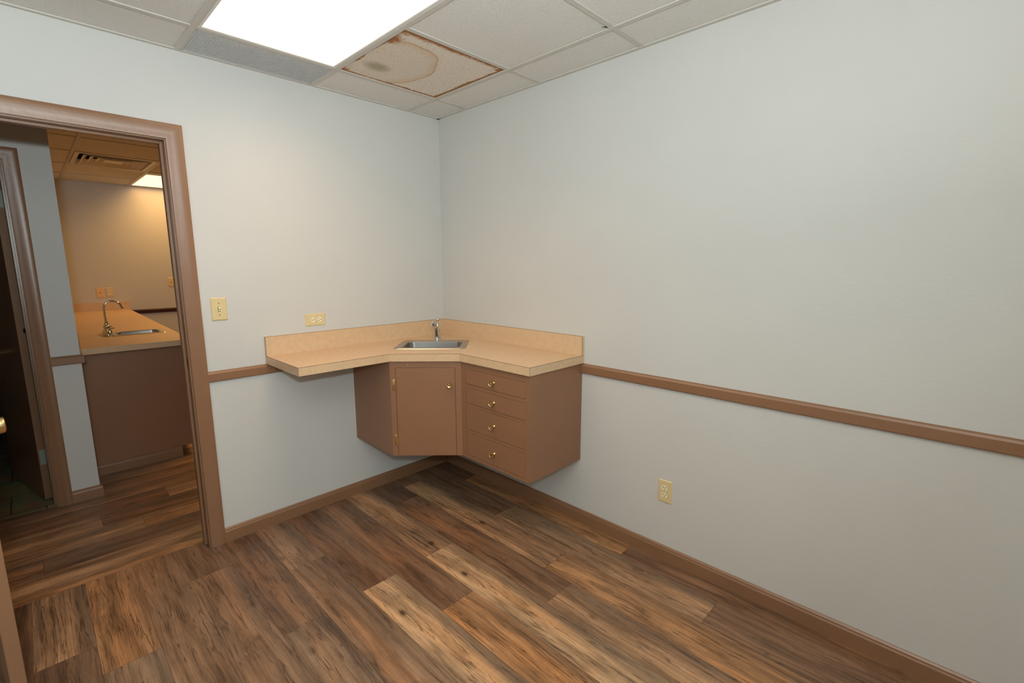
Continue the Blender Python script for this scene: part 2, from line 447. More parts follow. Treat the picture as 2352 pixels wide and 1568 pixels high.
b = NB(); box(b, -3.58, YH+.03, -.06, -2.0, YF, .001)
struct('floor', b, SLATE, 'dark stone tile floor behind the half open brown door')

# ---------------------------------------------------------------- ceiling tiles and grid
GX0, GY0 = -.251, -.304
def ceiling(name, x0, x1, y0, y1, xs, ys, skip, chip=None):
    b = NB(); z = H+.005
    X = [x0]+sorted(x for x in xs if x0+.02 < x < x1-.02)+[x1]; Y = [y0]+sorted(y for y in ys if y0+.02 < y < y1-.02)+[y1]
    for i in range(len(X)-1):
        for j in range(len(Y)-1):
            cx, cy = (X[i]+X[i+1])/2, (Y[j]+Y[j+1])/2
            if any(a < cx < c and d < cy < e for a, c, d, e in skip): continue
            if chip and abs(X[i+1]-chip[0]) < .02 and abs(Y[j]-chip[1]) < .02:
                e = .011
                prism(b, [(X[i], Y[j]), (X[i+1]-.016-e, Y[j]), (X[i+1]-.013-e*2, Y[j]+.04), (X[i+1], Y[j]+.040), (X[i+1], Y[j+1]), (X[i], Y[j+1])], z, z+.015)
            else: box(b, X[i]+.001, Y[j]+.001, z, X[i+1]-.001, Y[j+1]-.001, z+.015)
    o = struct(name, b, TILE)
    g = NB(); hw = .012
    for x in X[1:-1]:
        box(g, x-hw, y0, H-.001, x+hw, y1, H+.0045, .0008, seg=1)
    for y in Y[1:-1]:
        for i in range(len(X)-1):
            xa, xb = X[i]+(hw if i else 0), X[i+1]-(hw if i < len(X)-2 else 0); cx = (xa+xb)/2
            if any(a < cx < c and d < y < e for a, c, d, e in skip): continue
            box(g, xa, y-hw, H, xb, y+hw, H+.0045)
    w_ = .02
    box(g, x0, y1-w_, H-.0015, x1, y1, H+.0045); box(g, x0, y0, H-.0015, x1, y0+w_, H+.0045)
    box(g, x0, y0, H-.0015, x0+w_, y1, H+.0045); box(g, x1-w_, y0, H-.0015, x1, y1, H+.0045)
    return o, g
xs = [GX0-TEE*k for k in range(6)]; ys = [GY0-TEE*k for k in range(6)]
LX0, LX1, LY0, LY1 = GX0-2*TEE, GX0-TEE, GY0-2*TEE, GY0
SX0, SX1, SY0, SY1 = GX0-TEE, GX0, GY0-TEE, GY0
o, g = ceiling('ceiling', RL, 0, RB, 0, xs, ys, [(LX0, LX1, LY0, LY1), (SX0, SX1, SY0, SY1), (LX0, LX1, GY0, 0)], chip=(GX0, GY0-2*TEE))
o['label'] = 'dropped ceiling of white speckled tiles in the exam room'
struct('trim_1', g, GRIDM, 'off-white metal ceiling grid of the exam room')
ys2 = [2.32, 2.945, 3.66, 4.30]; xs2 = [-2.875, -2.265, -1.655, -1.04, -.43, .18, .79]
VENT2 = (-1.655, -1.04, 2.945, 3.66); L2 = (-1.04, -.43, 3.80, 4.84); L_FILL = (-.43, .18, 1.71, 2.945)
o, g = ceiling('ceiling', -3.58, 1.08, T1, YF, xs2, ys2+[1.1, 1.71, .49], [VENT2, (-1.04, -.43, 3.66, 4.86), L_FILL])
o['label'] = 'dropped tile ceiling of the hall and the room beyond'
box(g, -1.04, 3.66, H, -.43, 3.80, H+.0045)
struct('trim_2', g, GRIDM, 'metal ceiling grid of the hall and the room beyond')
b = NB(); box(b, RL-.1, RB-.1, H+.16, 1.2, YF+.1, H+.2); box(b, RL-.1, RB-.1, H+.1, RL, YF, H+.16); box(b, 0, RB-.1, H+.1, .1, 0, H+.16)
box(b, RL, RB-.1, H+.1, 0, RB, H+.16)
struct('ceiling', b, DARKP, 'dark void above the ceiling tiles')

# stained tile
b = NB(); z = H+.005; box(b, SX0+.001, SY0+.001, z, SX1-.001, SY1-.001, z+.015)
c = Vector(((SX0+SX1)/2, (SY0+SY1)/2, z))
tag(obj('ceiling_tile', b, TILES, origin=c), 'water-stained ceiling tile with brown edges and a tan ring beside the bright light panel', 'ceiling tile')

def light_panel(x0, x1, y0, y1, dm, label, col, strength, spread, group=None):
    t = thing('ceiling_light', label, 'light', ((x0+x1)/2, (y0+y1)/2, H), group)
    i, f = .012, .026; b = NB()
    for q in ((x0+i, y0+i, x1-i, y0+f), (x0+i, y1-f, x1-i, y1-i), (x0+i, y0+f, x0+f, y1-f), (x1-f, y0+f, x1-i, y1-f)):
        box(b, q[0], q[1], H+.001, q[2], q[3], H+.012, .002, seg=1)
    box(b, x0+i, y0+i, H+.05, x1-i, y1-i, H+.06)
    obj('frame', b, WHITEM, t)
    b = NB(); box(b, x0+f, y0+f, H+.006, x1-f, y1-f, H+.010); obj('diffuser', b, dm, t)
    d = bpy.data.lights.new('tube_light', 'AREA'); d.shape = 'RECTANGLE'; d.size = x1-x0-2*f; d.size_y = y1-y0-2*f; d.spread = R(spread)
    d.color = col; d.energy = strength*math.pi*d.size*d.size_y
    o = bpy.data.objects.new('tube_light', d); COL.objects.link(o); o.location = ((x0+x1)/2, (y0+y1)/2, H+.0045)
    return t
light_panel(LX0, LX1, LY0, LY1, DIFF, 'large bright rectangular light panel in the ceiling above the exam room', PANEL_COL, PANEL_STR, 128)
light_panel(*L2, DIFF2, 'small warm glowing light panel in the ceiling of the room beyond the doorway', BACK_COL, BACK_STR, 145)
light_panel(*L_FILL, DIFF2, 'unseen warm fill panel added in the far room ceiling, behind the doorway wall', BACK_COL, 8.5, 130)  # added out of view to brighten the far counter and hall floor

# return air grille between light and wall
t = thing('ceiling_vent', 'grey perforated air grille in the ceiling between the bright panel and the wall', 'vent', ((LX0+LX1)/2, -.15, H))
b = NB(); vx0, vx1, vy0, vy1 = LX0+.013, LX1-.013, GY0+.013, -.021; zz = H+.001
box(b, vx0, vy0, zz, vx1, vy0+.006, zz+.006); box(b, vx0, vy1-.006, zz, vx1, vy1, zz+.006)
box(b, vx0, vy0, zz, vx0+.006, vy1, zz+.006); box(b, vx1-.006, vy0, zz, vx1, vy1, zz+.006)
obj('frame', b, GREY, t)
b = NB(); n = 44
for k in range(1, n):
    x = vx0+(vx1-vx0)*k/n; box(b, x-.0022, vy0+.004, zz+.001, x+.0022, vy1-.004, zz+.006)
n = 20
for k in range(1, n):
    y = vy0+(vy1-vy0)*k/n; box(b, vx0+.004, y-.0030, zz+.0012, vx1-.004, y+.0030, zz+.0058)
obj('perforated_panel', b, GREY, t)
b = NB(); box(b, vx0, vy0, zz+.03, vx1, vy1, zz+.035); obj('filter', b, mat('grey_filter', s2l(110, 112, 114), .9), t)

# supply diffuser in far room: nested square louvres
t = thing('ceiling_vent', 'white stepped louvre air vent in the ceiling of the room beyond the doorway', 'vent', ((VENT2[0]+VENT2[1])/2, (VENT2[2]+VENT2[3])/2, H))
def sqring(b, cx, cy, hx0, hy0, z0, hx1, hy1, z1, th=.002):
    A = [(-1, -1), (1, -1), (1, 1), (-1, 1)]
    lo = [b.verts.new((cx+sx*hx0, cy+sy*hy0, z0)) for sx, sy in A]; hi = [b.verts.new((cx+sx*hx1, cy+sy*hy1, z1)) for sx, sy in A]
    lo2 = [b.verts.new((cx+sx*hx0, cy+sy*hy0, z0+th)) for sx, sy in A]; hi2 = [b.verts.new((cx+sx*(hx1-th), cy+sy*(hy1-th), z1+th)) for sx, sy in A]
    for k in range(4):
        j = (k+1) % 4
        b.faces.new((lo[k], lo[j], hi[j], hi[k])); b.faces.new((lo2[k], hi2[k], hi2[j], lo2[j])); b.faces.new((lo[k], lo2[k], lo2[j], lo[j])); b.faces.new((hi[k], hi[j], hi2[j], hi2[k]))
cx, cy = (VENT2[0]+VENT2[1])/2, (VENT2[2]+VENT2[3])/2
b = NB(); sqring(b, cx, cy, .292, .342, H-.001, .262, .312, H-.001); sqring(b, cx, cy, .262, .312, H-.001, .235, .285, H+.045); obj('frame', b, WHITEM, t)
for k, (hx, hy) in enumerate(((.232, .275), (.180, .212), (.125, .148))):
    b = NB(); sqring(b, cx, cy, hx, hy, H-.006+.004*k, hx-.05, hy-.055, H+.040); obj('louvre', b, WHITEM, t)
b = NB(); box(b, cx-.07, cy-.08, H+.004, cx+.07, cy+.08, H+.008, .002); obj('centre_plate', b, WHITEM, t)
b = NB(); box(b, cx-.29, cy-.34, H+.055, cx+.29, cy+.34, H+.06); obj('duct', b, DARKP, t)

# ---------------------------------------------------------------- baseboards and chair rails
BP = [(0, 0), (.014, 0), (.014, .058), (.0105, .064), (.0095, .070), (.004, .0762), (0, .0762)]
RP = [(0, 0), (.0135, .0), (.0155, .004), (.0155, .040), (.011, .0475), (.0055, .052), (0, .052)]
def run(name, prof, p0, p1, out, z0, m=TRIM, e0=0, e1=0, label=None):
    """moulding along p0->p1; out = outward normal; e0/e1 mitre factors (extend along run per unit of thickness)"""
    p0, p1, out = Vector((*p0, 0)), Vector((*p1, 0)), Vector((*out, 0)); d = (p1-p0).normalized()
    b = NB()
    sweep(b, prof, [lambda a, h: p0+out*a-d*(a*e0)+Vector((0, 0, z0+h)), lambda a, h: p1+out*a+d*(a*e1)+Vector((0, 0, z0+h))])
    return struct(name, b, m, label)
RZ = .8725
CX = -1.4836                       # outer edge of the casing
run('baseboard_left', BP, (CX, 0), (0, 0), (0, -1), 0, e1=-1, label='brown baseboard from the door casing to the corner')
run('baseboard_right', BP, (0, 0), (0, RB), (-1, 0), 0, e0=-1, label='long brown baseboard under the right wall')
run('baseboard_side', BP, (RL, 0), (RL, RB), (1, 0), 0)
run('baseboard_back', BP, (RL, RB), (0, RB), (0, 1), 0)
run('trim_3', RP, (CX, 0), (-.709, 0), (0, -1), RZ, label='short brown chair rail between door casing and counter')
run('trim_4', RP, (0, -1.2245), (0, RB), (-1, 0), RZ, label='long brown chair rail along the right wall')
run('trim_5', RP, (-2.0185, YH), (XE, YH), (0, -1), .867, e1=1, label='short brown chair rail on the hall wall')
run('trim_5', RP, (XE, YH), (XE, 1.455), (1, 0), .867, e0=1)
run('baseboard_hall', BP, (-2.0185, YH), (XE, YH), (0, -1), 0, e1=1, label='short brown baseboard on the hall wall')
run('baseboard_hall', BP, (XE, YH), (XE, 1.535), (1, 0), 0, e0=1)
run('trim_6', RP, (-1.17, YF), (1.08, YF), (0, -1), .848, m=MAROON, label='dark maroon chair rail on the far wall beyond the counter')
run('baseboard_far', BP, (-1.17, YF), (1.08, YF), (0, -1), 0)

# ---------------------------------------------------------------- doorways
CP = [(0, 0), (.066, 0), (.066, .015), (.060, .0182), (.050, .0192), (.038, .0180), (.026, .0150), (.012, .0122), (.003, .0115), (0, .0095)]
def casing(bm, xr, xl, zt, y, sgn, cap=True):
    """three sided mitred casing round an opening in a wall plane y, projecting along sgn*y"""
    f = [lambda a, h: Vector((xr+a, y+sgn*h, .0)), lambda a, h: Vector((xr+a, y+sgn*h, zt+a)),
         lambda a, h: Vector((xl-a, y+sgn*h, zt+a)), lambda a, h: Vector((xl-a, y+sgn*h, .0))]
    sweep(bm, CP, f)
def frame(parent, xr, xl, zt, y0, y1, ystop):
    th = .018
    b = NB(); casing(b, xr+.0065, xl-.0065, zt+.0065, y0, -1); obj('casing', b, TRIM, parent, smooth=50)
    b = NB(); casing(b, xr+.0065, xl-.0065, zt+.0065, y1, 1); obj('casing', b, TRIM, parent, smooth=50)
    b = NB()
    box(b, xr, y0-.0005, 0, xr+.012, y1+.0005, zt+.012); box(b, xl-.012, y0-.0005, 0, xl, y1+.0005, zt+.012); box(b, xl, y0-.0005, zt, xr, y1+.0005, zt+.012)
    s = .0115
    box(b, xr-s, ystop, 0, xr, ystop+.034, zt, .0015); box(b, xl, ystop, 0, xl+s, ystop+.034, zt, .0015); box(b, xl+s, ystop, zt-s, xr-s, ystop+.034, zt, .0015)
    obj('jamb', b, TRIM, parent)
d1 = structE('door_1', ((XR+XL)/2, 0, 0), 'brown cased doorway leading to the hall, its door swung into the room')
frame(d1, XR, XL, ZT, 0, T1, .040)
b = NB(); box(b, XR-.0015, .004, .955, XR, .032, 1.015, .0006); box(b, XR-.0035, -.004, .968, XR, .006, 1.0, .0008); obj('strike_plate', b, BRASSD, d1)
b = NB(); box(b, XR-.0020, .010, .972, XR-.0012, .026, .998); obj('strike_hole', b, SLOT, d1)
# open leaf: hinge pin and direction
hp = Vector((XL+.001, -.002, 0)); e1 = Vector((-2.246, -.75, 0)); dr = (e1-hp); Ln = dr.length; dr.normalize(); nn = Vector((-dr.y, dr.x, 0))
if nn.x < 0: nn = -nn
m4 = Matrix(((dr.x, nn.x, 0, hp.x), (dr.y, nn.y, 0, hp.y), (0, 0, 1, 0), (0, 0, 0, 1)))
b = NB(); box(b, .002, 0, .01, Ln, .035, ZT-.004, .0025, m4)
leaf = obj('leaf', b, TRIM, d1)
def knob(parent, mtx, m=BRASS, name='door_knob'):
    b = NB(); lathe(b, [(0, 0), (.031, 0), (.031, .004), (.024, .009), (.011, .012), (.010, .022), (.019, .026), (.0245, .032), (.0250, .046), (.0235, .0525), (.019, .055), (0, .0555)], mtx, 28)
    return obj(name, b, m, parent, smooth=40)
def frame_mtx(o_, z_):
    z_ = Vector(z_).normalized(); a = Vector((0, 0, 1)) if abs(z_.z) < .9 else Vector((1, 0, 0)); x_ = a.cross(z_).normalized(); y_ = z_.cross(x_)
    return Matrix(((x_.x, y_.x, z_.x, o_[0]), (x_.y, y_.y, z_.y, o_[1]), (x_.z, y_.z, z_.z, o_[2]), (0, 0, 0, 1)))
p = hp+dr*(Ln-.06)
knob(leaf, frame_mtx((p.x, p.y, .985), -nn)); p2 = p+nn*.035; knob(leaf, frame_mtx((p2.x, p2.y, .985), nn))
b = NB()
for z in (.25, 1.05, 1.80): tube(b, [(XL-.001, -.006, z), (XL-.001, -.006, z+.09)], .0055, 10)
obj('hinge', b, HINGE, leaf)

d2 = structE('door_2', ((BXR+BXL)/2, YH, 0), 'brown cased doorway across the hall with its door standing half open')
frame(d2, BXR, BXL, ZT, YH, YH2, YH+.06)
hp = Vector((-2.137, 1.300, 0)); dr = Vector((-.223, .975, 0)).normalized(); nn = Vector((dr.y, -dr.x, 0))
m4 = Matrix(((dr.x, nn.x, 0, hp.x), (dr.y, nn.y, 0, hp.y), (0, 0, 1, 0), (0, 0, 0, 1)))
b = NB(); box(b, 0, 0, .012, .64, .036, ZT-.004, .002, m4)
leaf2 = obj('leaf', b, TRIM, d2)
p = hp+dr*.575; knob(leaf2, frame_mtx((p.x, p.y, .885), -nn)); p2 = p+nn*.036; knob(leaf2, frame_mtx((p2.x, p2.y, .885), nn))
for z in (.235, 1.78):
    b = NB(); box(b, -.0015, .006, z, .002, .034, z+.095, .0005, m4); tube(b, [(hp.x+nn.x*.041-dr.x*.002, hp.y+nn.y*.041-dr.y*.002, z), (hp.x+nn.x*.041-dr.x*.002, hp.y+nn.y*.041-dr.y*.002, z+.095)], .0055, 10)
    h_ = obj('hinge', b, HINGE, leaf2); h_['label'] = 'dull grey-green steel hinge'
b = NB(); box(b, -.001, .027, 1.058, .002, .037, 1.084, 0, m4); obj('hinge_mortise', b, DARKP, leaf2)

# ---------------------------------------------------------------- wall plates
def plate_mtx(center, out, along):
    """local x = along (long axis of plate is y), z = out"""
    z_ = Vector(out); y_ = Vector(along); x_ = y_.cross(z_)
    return Matrix(((x_.x, y_.x, z_.x, center[0]), (x_.y, y_.y, z_.y, center[1]), (x_.z, y_.z, z_.z, center[2]), (0, 0, 0, 1)))
def plate(parent, mt, m=IVORY):
    b = NB(); hw, hh = .035, .057
    A = [(-1, -1), (1, -1), (1, 1), (-1, 1)]
    rings = [[b.verts.new(mt @ Vector((sx*(hw-i), sy*(hh-i), z))) for sx, sy in A] for i, z in ((0, 0), (0, .0025), (.0045, .0058))]
    for P, Q in zip(rings, rings[1:]):
        for k in range(4): b.faces.new((P[k], P[(k+1) % 4], Q[(k+1) % 4], Q[k]))
    b.faces.new(rings[-1]); b.faces.new(list(reversed(rings[0])))
    return obj('cover_plate', b, m, parent)
def outlet(center, out, along, label, m=IVORY, ml=IVORYL, name='wall_outlet'):
    t = thing(name, label, 'outlet', center); mt = plate_mtx(center, out, along); plate(t, mt, m)
    for s in (1, -1):
        b = NB(); pts = []
        for k in range(32):
            a = 2*math.pi*k/32; pts.append((.0172*math.cos(a), max(-.0142, min(.0142, .0172*math.sin(a)))+s*.0195))
        prism(b, pts, .004, .0078, mt); r_ = obj('receptacle', b, ml, t)
        b = NB(); prism(b, [(x*1.07, (y-s*.0195)*1.07+s*.0195) for x, y in pts], .004, .0062, mt); obj('gap_shade_ring', b, GAP_SHADE, r_)
        b = NB()
        for (x, w_, h_) in ((-.0063, .0014, .0045), (.0063, .0014, .0038)):
            box(b, x-w_, s*.0195+.0035-h_, .0070, x+w_, s*.0195+.0035+h_, .0081, 0, mt)
        prism(b, [(.0026*math.cos(q*math.pi/6), s*.0195-.0085+.0026*math.sin(q*math.pi/6)) for q in range(12)], .0070, .0081, mt)
        obj('slot', b, SLOT, r_)
    b = NB(); lathe(b, [(0, .0068), (.0026, .0066), (.003, .0055)], mt, 12); obj('screw', b, m, t)
    return t
outlet((0, -1.7335, .3595), (-1, 0, 0), (0, 0, 1), 'upright ivory duplex outlet low on the right wall below the chair rail')
outlet((-.9218, 0, 1.1433), (0, -1, 0), (-1, 0, 0), 'ivory duplex outlet mounted sideways on the wall above the corner counter')
outlet((-1.354, YF, 1.129), (0, -1, 0), (0, 0, 1), 'yellowed duplex outlet on the far wall, right of an orange cable plate')
t = thing('light_switch', 'ivory toggle light switch on the wall beside the brown door casing', 'switch', (-1.4046, 0, 1.2358))
mt = plate_mtx((-1.4046, 0, 1.2358), (0, -1, 0), (0, 0, 1)); plate(t, mt)
b = NB(); box(b, -.0052, -.0125, .0054, .0052, .0125, .0064, 0, mt); obj('switch_slot', b, SLOT, t)
b = NB(); box(b, -.0038, -.010, .0058, .0038, .011, .0072, 0, mt)
tb = mt @ Matrix.Translation((0, .002, .006)) @ Matrix.Rotation(R(-28), 4, 'X'); box(b, -.0036, -.0045, 0, .0036, .0045, .0125, .0008, tb); obj('toggle', b, IVORYL, t)
for s in (1, -1):
    b = NB(); lathe(b, [(0, .0066), (.0024, .0064), (.003, .0055)], mt @ Matrix.Translation((0, s*.030, 0)), 12); obj('screw', b, BRASSD, t)
for (x, z, m_, lb) in ((-1.444, 1.125, PLATEO, 'orange tinted cable plate with one centre hole, left of its neighbour on the far wall'),
                       (-.722, 1.234, IVORY, 'small ivory wall plate high on the far wall seen against the door jamb')):
    t = thing('wall_plate', lb, 'wall plate', (x, YF, z)); mt = plate_mtx((x, YF, z), (0, -1, 0), (0, 0, 1)); plate(t, mt, m_)
    b = NB(); lathe(b, [(0, .010), (.004, .010), (.0045, .009), (.006, .005)], mt, 14); obj('jack', b, SLOT, t)

# ---------------------------------------------------------------- corner counter
ZC, TC, HB, TB, CL1, CL2, CD, CA = .968, .042, .1055, .019, 1.2064, 1.2335, .4388, .711
t = thing('corner_countertop', 'beige laminate corner countertop with raised backsplash fixed across the room corner', 'countertop', (-.35, -.35, ZC))
# slab with a cut out for the sink
RU = Vector((1, -1, 0))/math.sqrt(2); RV = Vector((1, 1, 0))/math.sqrt(2)
def uv_(u, v): q = RU*u+RV*v; return (q.x, q.y)
outer = [(-CL1, 0), (-CL1, -CD), (-CA, -CD), (-CD, -CA), (-CD, -CL2), (0, -CL2), (0, 0)]
hole = [uv_(-.195, -.645), uv_(-.195, -.356), uv_(.195, -.356), uv_(.195, -.645)]
def ringslab(b, outer, pairs_faces, z0, z1):
    pass
b = NB()
def holed(b, z, flip):
    vo = [b.verts.new((x, y, z)) for x, y in outer]; vh = [b.verts.new((x, y, z)) for x, y in hole]
    fs = [(vo[0], vo[1], vo[2], vh[0], vh[1]), (vo[2], vo[3], vh[3], vh[0]), (vo[3], vo[4], vo[5], vh[2], vh[3]), (vo[5], vo[6], vh[2]), (vo[6], vo[0], vh[1]), (vo[6], vh[1], vh[2])]
    for f in fs: b.faces.new(f if not flip else tuple(reversed(f)))
    return vo, vh
vo1, vh1 = holed(b, ZC, True); vo0, vh0 = holed(b, ZC-.004, False)
n = len(outer)
for A, B in ((vo0, vo1), (vh0, vh1)):
    for k in range(len(A)): b.faces.new((A[k], A[(k+1) % len(A)], B[(k+1) % len(A)], B[k]))
obj('top_surface', b, LAM, t)
# edge band 1 mm below the top with a dark seam line
def edge_loop(b, off, z0, z1, th=.02):
    path = [(-CL1, -.0), (-CL1, -CD), (-CA, -CD), (-CD, -CA), (-CD, -CL2), (-.0, -CL2)]
    P = [Vector((*p, 0)) for p in path]; inner = [Vector((-CL1+th, 0, 0)), Vector((-CL1+th, -CD+th, 0)), Vector((-CA-th*.414, -CD+th, 0)), Vector((-CD+th, -CA-th*.414, 0)), Vector((-CD+th, -CL2+th, 0)), Vector((0, -CL2+th, 0))]
    rings = []
    for p, q in zip(P, inner):
        o_ = p+(p-q)*(off/th)
        rings.append([b.verts.new((o_.x, o_.y, z0)), b.verts.new((o_.x, o_.y, z1)), b.verts.new((q.x, q.y, z1)), b.verts.new((q.x, q.y, z0))])
    for A, B in zip(rings, rings[1:]):
        for k in range(4): b.faces.new((A[k], A[(k+1) % 4], B[(k+1) % 4], B[k]))
    b.faces.new(rings[0]); b.faces.new(rings[-1])
b = NB(); edge_loop(b, .0004, ZC-TC, ZC-.0012); obj('front_edge', b, LAM, t)
b = NB(); edge_loop(b, .0001, ZC-.0014, ZC+.0002, .0012); obj('edge_seam', b, GAP, t)
b = NB(); box(b, -CL1-.0004, -CD-.0006, ZC-TC, -CL1+.0004, -CD, ZC); obj('corner_seam', b, GAP, t)
b = NB(); box(b, -CD-.0006, -CL2-.0006, ZC-TC, -CD+.0002, -CL2+.0002, ZC); obj('corner_seam', b, GAP, t)
b = NB(); box(b, -CL1, -TB, ZC, 0, 0, ZC+HB); bs = obj('backsplash', b, LAM, t)
b = NB(); box(b, -CL1-.0003, -TB-.0003, ZC+HB-.0007, -TB, -TB+.0008, ZC+HB+.0004); box(b, -CL1-.0004, -TB-.0003, ZC, -CL1+.0006, -TB+.0008, ZC+HB); obj('seam', b, GAP, bs)
b = NB(); box(b, -TB, -CL2, ZC, 0, -TB, ZC+HB); bs = obj('backsplash', b, LAM, t)
b = NB(); box(b, -TB-.0003, -CL2-.0003, ZC+HB-.0007, -TB+.0008, -TB, ZC+HB+.0004); box(b, -TB-.0003, -CL2-.0004, ZC, -TB+.0008, -CL2+.0006, ZC+HB); obj('seam', b, GAP, bs)

# ---------------------------------------------------------------- corner cabinet
W_, D_, ZB, ZU = .707, .4259, .3725, ZC-TC
t = thing('corner_cabinet', 'brown painted wall-hung corner cabinet with angled door under the sink', 'cabinet', (-.5, -.5, ZB))
th = .018
b = NB(); box(b, -W_, -D_+.002, ZB, -W_+th, 0, ZU); obj('side_panel', b, CABP, t)
b = NB(); prism(b, [(-W_+th, 0), (-W_+th, -D_+.02), (-D_+.02, -W_+th), (0, -W_+th), (0, 0)], ZB+.002, ZB+.016); obj('bottom_panel', b, CABP, t)
# face frame in u (0..FW) z coordinates on the 45 degree plane
FW = math.sqrt(2)*(W_-D_); N45 = Vector((-1, -1, 0))/math.sqrt(2)
m45 = Matrix(((RU.x, -N45.x, 0, -W_), (RU.y, -N45.y, 0, -D_), (0, 0, 1, 0), (0, 0, 0, 1)))   # local x = along, y = inward, z up
b = NB(); DU0, DU1, DZ1 = .031, .3625, .8865
g = .0016
box(b, 0, 0, ZB, DU0-g, .019, ZU, 0, m45); box(b, DU1+g, 0, ZB, FW, .019, ZU, 0, m45); box(b, DU0-g, 0, DZ1+g, DU1+g, .019, ZU, 0, m45)
obj('face_frame', b, CABP, t)
b = NB(); box(b, DU0, .0005, ZB+.0005, DU1, .019, DZ1, .001, m45); dd = obj('door', b, CABP, t)
def cabknob(parent, pos, nrm, m=BRASS):
    b = NB(); lathe(b, [(0, 0), (.0085, 0), (.007, .003), (.0048, .006), (.0050, .011), (.010, .0155), (.0160, .0185), (.0175, .0220), (.0166, .0250), (.0148, .0252), (.0130, .0232), (.0085, .0215), (.0050, .0218), (0, .0226)], frame_mtx(pos, nrm), 28)
    return obj('knob', b, m, parent, smooth=35)
p = m45 @ Vector((.3315, 0, .7935)); cabknob(dd, p, N45)
for z in (.757, .436):
    b = NB(); box(b, .0125, -.0018, z, DU0-.002, 0, z+.066, .0006, m45)
    a = m45 @ Vector((DU0-.001, -.0045, z+.003)); c = m45 @ Vector((DU0-.001, -.0045, z+.063)); tube(b, [a, c], .0042, 12)
    for q in (z-.004, z+.064):
        a = m45 @ Vector((DU0-.001, -.0045, q)); c = m45 @ Vector((DU0-.001, -.0045, q+.006)); tube(b, [a, c], .0027, 10)
    obj('hinge', b, BRASS, dd, smooth=40)['label'] = 'brass hinge'
b = NB(); lathe(b, [(.0018, 0), (.0018, .0008), (0, .0012)], frame_mtx(m45 @ Vector((.10, 0, .905)), N45), 10); obj('nail_head', b, WHITEM, t)

# ---------------------------------------------------------------- drawer cabinet
YR = -1.2232
t = thing('drawer_cabinet', 'brown painted wall-hung cabinet with four drawers under the right end of the counter', 'cabinet', (-.2, -.96, ZB))
b = NB(); box(b, -D_+.019, YR, ZB, 0, YR+th, ZU); obj('side_panel', b, CABP, t)
b = NB(); box(b, -D_+.02, YR+th, ZB+.002, 0, -W_+th, ZB+.016); obj('bottom_panel', b, CABP, t)
b = NB(); box(b, -.012, YR+th, ZB+.016, 0, -W_+th, ZU); obj('back_panel', b, DARKP, t)
DY0, DY1 = -1.197, -.746
DZ = [(.8035, .8865), (.6935, .7815), (.5425, .6765), (.3905, .5225)]
b = NB()
box(b, -D_, YR, ZB, -D_+.019, DY0-g, ZU); box(b, -D_, DY1+g, ZB, -D_+.019, -W_, ZU)
zs = [ZB]+[z for q in reversed(DZ) for z in (q[0]-g, q[1]+g)]+[ZU]
for k in range(0, len(zs), 2): box(b, -D_, DY0-g, zs[k], -D_+.019, DY1+g, zs[k+1])
obj('face_frame', b, CABP, t)
for z0, z1 in DZ:
    b = NB(); box(b, -D_+.0002, DY0, z0, -D_+.017, DY1, z1, .001); dw = obj('drawer', b, CABP, t)
    cabknob(dw, (-D_, -.971, (z0+z1)/2+.001), (-1, 0, 0))

# ---------------------------------------------------------------- sinks
def rrect(hu, hv, r, n=6):
    pts = []
    for cx, cy, a0 in ((hu-r, hv-r, 0), (-hu+r, hv-r, 90), (-hu+r, -hv+r, 180), (hu-r, -hv+r, 270)):
        for k in range(n+1):
            a = R(a0+90*k/n); pts.append((cx+r*math.cos(a), cy+r*math.sin(a)))
    return pts
def sink(name_label, mt, ru, rv, bu, bv, bc, depth, z=0):
    """mt maps local (u,v,z) to world; bc = centre of bowl in v"""
    t = thing('sink', name_label, 'sink', mt.translation)
    b = NB(); rings = []
    for (hu, hv, r, zz_, cu, cv) in ((ru, rv, .028, .0, 0, 0), (ru-.003, rv-.003, .026, .0035, 0, 0), (ru-.012, rv-.012, .022, .0030, 0, 0),
                                     (bu+.004, bv+.004, .040, .0022, *bc), (bu, bv, .038, -.002, *bc), (bu-.006, bv-.006, .040, -depth+.025, *bc), (bu-.03, bv-.03, .03, -depth, *bc), (.03, .03, .0299, -depth-.006, *bc)):
        rings.append([b.verts.new(mt @ Vector((x+cu, y+cv, zz_))) for x, y in rrect(hu, hv, r)])
    for A, B in zip(rings, rings[1:]):
        n = len(A)
        for k in range(n): b.faces.new((A[k], A[(k+1) % n], B[(k+1) % n], B[k]))
    b.faces.new(rings[-1])
    o = obj('basin', b, STEEL, t, smooth=35)
    b = NB(); lathe(b, [(0, -depth-.004), (.018, -depth-.004), (.026, -depth-.002), (.030, -depth-.003)], mt @ Matrix.Translation((bc[0], bc[1], 0)), 24); obj('drain', b, CHROME, t, smooth=40)
    return t
ms = Matrix(((RU.x, RV.x, 0, 0), (RU.y, RV.y, 0, 0), (0, 0, 1, ZC), (0, 0, 0, 1))) @ Matrix.Translation((0, -.501, 0))
sink('small stainless steel sink set in the corner countertop', ms, .213, .161, .171, .112, (0, -.001), .14)

